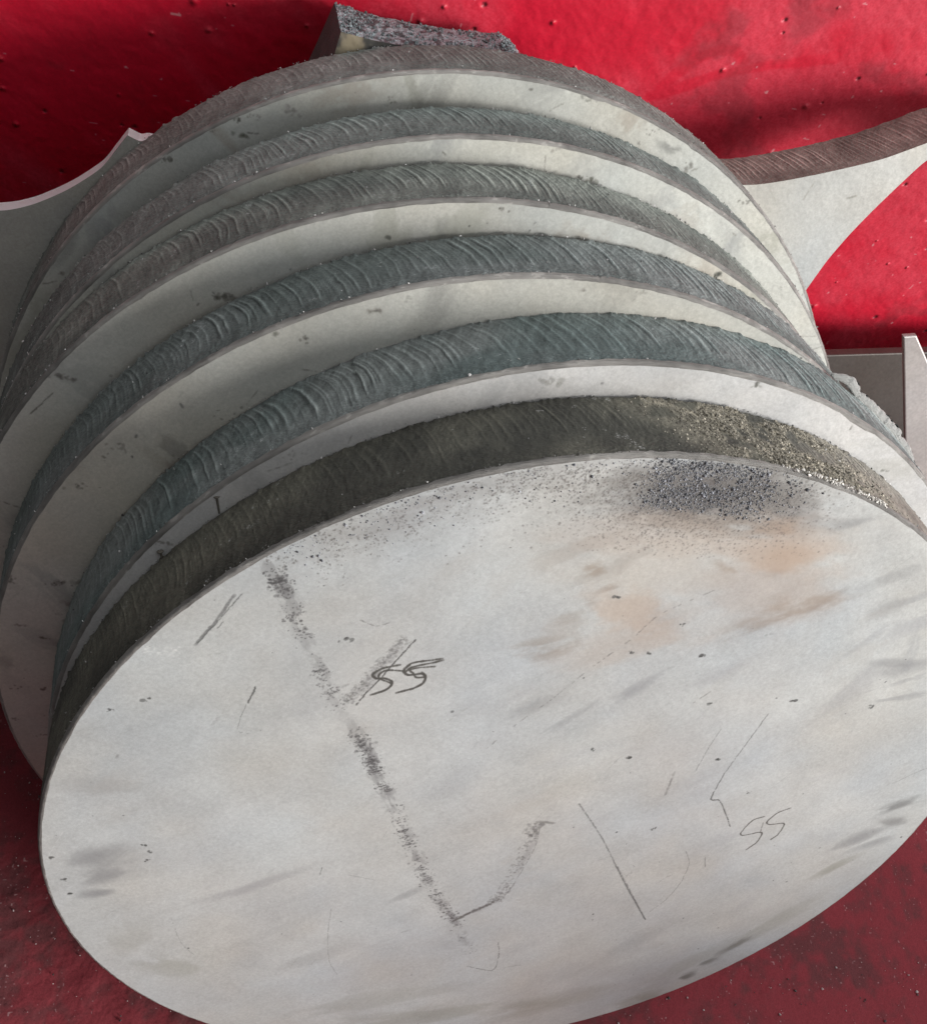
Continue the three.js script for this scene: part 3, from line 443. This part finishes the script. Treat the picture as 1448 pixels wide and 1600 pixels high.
{ // top: slag-covered wedge peeping over the rearmost disc
  const g = plane6('slag_covered_offcut', 'pointed steel offcut crusted with grey slag, peeping over the rearmost disc', 'offcut');
  const f = dense(toM([[-91, 243], [-83, 242.5], [-70, 242], [-53, 242.5], [-37, 243.5], [-14, 246], [-4, 248], [4, 244]]), 0.0009), b = f.map(([x, y], i) => { const u = i / (f.length - 1); return [x + lerp(-0.001, 0.002, u), y + lerp(0.003, -0.0005, u) + 0.0012 * (fbm(u * 22, 3, 1301, 3) - 0.5)]; });
  const rough = (s, v) => 0.0026 * (fbm(s * 190, v * 7.5, 1303, 4) - 0.5) * Math.sin(Math.PI * clamp(v * 0.92 + 0.06)) + 0.0012 * (noise(s * 700, v * 28, 1305) - 0.5) * Math.sin(Math.PI * clamp(v * 0.9 + 0.08));
  const slagTex = texture(pixels(1024, 512, (u, v) => { const a = fbm(u * 60, v * 12, 1311, 4), h = hash(Math.floor(u * 1024), Math.floor(v * 512), 6), dk = smooth(0.5, 0.62, fbm(u * 40, v * 9, 1315, 4)); const k = lerp(0.34, 0.1, dk) * (0.6 + 0.8 * a) * (0.85 + 0.3 * h); return [k * 0.95, k * 1.15, k * 1.2]; }));
  const slagMat = mat({ map: slagTex, bumpMap: grainBump, bumpScale: 0.002, roughness: 0.5, metalness: 0.4 });
  const top = edgeWall(f, b, 0.04, 46, rough), uv = top.attributes.uv; for (let i = 0; i < uv.count; i++) uv.setX(i, (uv.getX(i) - 0.3) * 9);
  part('slag_crust', top, slagMat, g);
  const lf = dense([...toM([[-95, 190], [-93, 226]]), f[0]], 0.0015), lb = dense([...toM([[-112, 190], [-101, 215]]), b[0]], 0.0015), m = Math.min(lf.length, lb.length), pick = (l) => Array.from({ length: m }, (_, i) => l[Math.round(i * (l.length - 1) / (m - 1))]);
  const L = pick(lf), K = pick(lb);
  part('end_face', edgeWall(L, K, 0.04, 16, (s, v) => 0.0012 * (fbm(s * 200, v * 6, 1321, 3) - 0.5) * Math.sin(Math.PI * v)), mat({ color: lin(0.1, 0.1, 0.095), bumpMap: grainBump, bumpScale: 0.002, roughness: 0.6, metalness: 0.3 }), g);
  const rustTex = plateFace(512, 88, 0.07, [1, 0.97, 0.9], [[-85, 236, 7, 9, 0, 1, [0.4, 0.33, 0.22], 0.3, 0.2, 0.5]], null, 300);
  const outline = [...L, ...f.slice(1), ...toM([[4, 190]])];
  part('face', offMapU(cap(outline, 0, false)), mat({ map: rustTex, bumpMap: grainBump, bumpScale: 0.001, roughness: 0.65, metalness: 0.2 }), g);
  part('back_face', cap([...K, ...b.slice(1), ...toM([[4, 190]])], -0.04, true), backMat, g);
  scatter('slag_grain', 700, 73, (r) => { const i = Math.floor(r() * (f.length - 1)), v = r(), s = (0.4 + 0.9 * r() * r()) / 1000; return { p: V(lerp(f[i][0], b[i][0], v), lerp(f[i][1], b[i][1], v) + 0.0002, -0.04 * v), s: V(s, s * 0.7, s) }; }, (r, c) => { const k = 0.08 + 0.2 * r(); return c.setRGB(k * 0.86, k, k * 1.03); }, sootMat, g);
}

// ---------------------------------------------------------------- two plates at the right, leaning on the wall lower down
function leaning(name, label, at, lean, pts, t, map, col) {
  const g = thing(name, label, 'steel plate'), n = V(0, Math.sin(lean), Math.cos(lean)), x = V(1, 0, 0), y = n.clone().cross(x);
  const loc = pts.map((p) => { const d = V(...p).sub(V(...at)); return [d.dot(x), d.dot(y)]; });
  g.position.set(...at); g.quaternion.setFromRotationMatrix(new THREE.Matrix4().makeBasis(x, y, n));
  const sh = new THREE.Shape(loc.map((p) => new THREE.Vector2(...p))), e = new THREE.ExtrudeGeometry(sh, { depth: t - 0.002, bevelEnabled: true, bevelThickness: 0.001, bevelSize: 0.001, bevelOffset: -0.001, bevelSegments: 2, curveSegments: 4 });
  e.translate(0, 0, -t + 0.001); const p = e.attributes.position, uv = e.attributes.uv; for (let i = 0; i < p.count; i++) uv.setXY(i, 0.5 + p.getX(i) * 1.6, 0.3 + p.getY(i) * 1.6);
  part('plate', e, steel(map, { color: col }), g);
  return g;
}
const L15 = 15 * D2R;
leaning('dull_steel_plate', 'dull brownish steel plate with level top edge, low against the red wall', [0.3, 0.26, -0.396], L15, [[0.2, 0.244, -0.3915], [0.331, 0.264, -0.397], [0.45, 0.282, -0.4015], [0.52, 0.03, -0.334], [0.2, 0.03, -0.334]], 0.008, plateFace(512, 91, 0.26, [1.04, 0.98, 0.93], randomStains(31, 90, 0.3)), lin(0.27, 0.25, 0.235));
leaning('pale_steel_plate', 'pale steel plate with slanted top corner, standing before the dull brownish plate', [0.26, 0.344, -0.341], L15, [[0.26, 0.344, -0.341], [0.269, 0.346, -0.341], [0.287, 0.33, -0.337], [0.33, 0.291, -0.326], [0.56, 0.03, -0.256], [0.45, 0.03, -0.256], [0.318, 0.254, -0.317]], 0.004, plateFace(512, 92, 0.36, [1.03, 0.98, 0.95], randomStains(32, 90, 0.25)), lin(1, 1, 1));

{ // unseen block added out of the frame to shade the floor at the lower right
  const g = thing('added_shade_block', 'unseen grey block added at the right to shade the floor', 'shade block'); g.position.set(0.86, 0, 0.42); g.rotation.y = -0.7;
  const e = new THREE.BoxGeometry(0.46, 0.32, 0.42); e.translate(0, 0.16, 0); part('block', e, backMat, g);
}
// loose grit on the red floor
scatter('floor_grit', 1600, 74, (r) => { let x, z; if (r() < 0.5) { x = -0.36 + 0.3 * r(); z = -0.25 + 0.4 * r(); } else { x = 0.02 + 0.5 * r(); z = 0.0 + 0.2 * r(); } const s = (0.3 + 1.1 * Math.pow(r(), 5)) / 1000; return { p: V(x, s * 0.5, z), s: V(s, s * 0.7, s) }; }, (r, c) => { const k = r() < 0.5 ? 0.55 : 0.08; return c.setRGB(k, k * 0.85, k * 0.83); }, speckMat, scene, { label: 'pale and dark grit strewn over the red floor', category: 'grit' });

renderer.render(scene, camera);
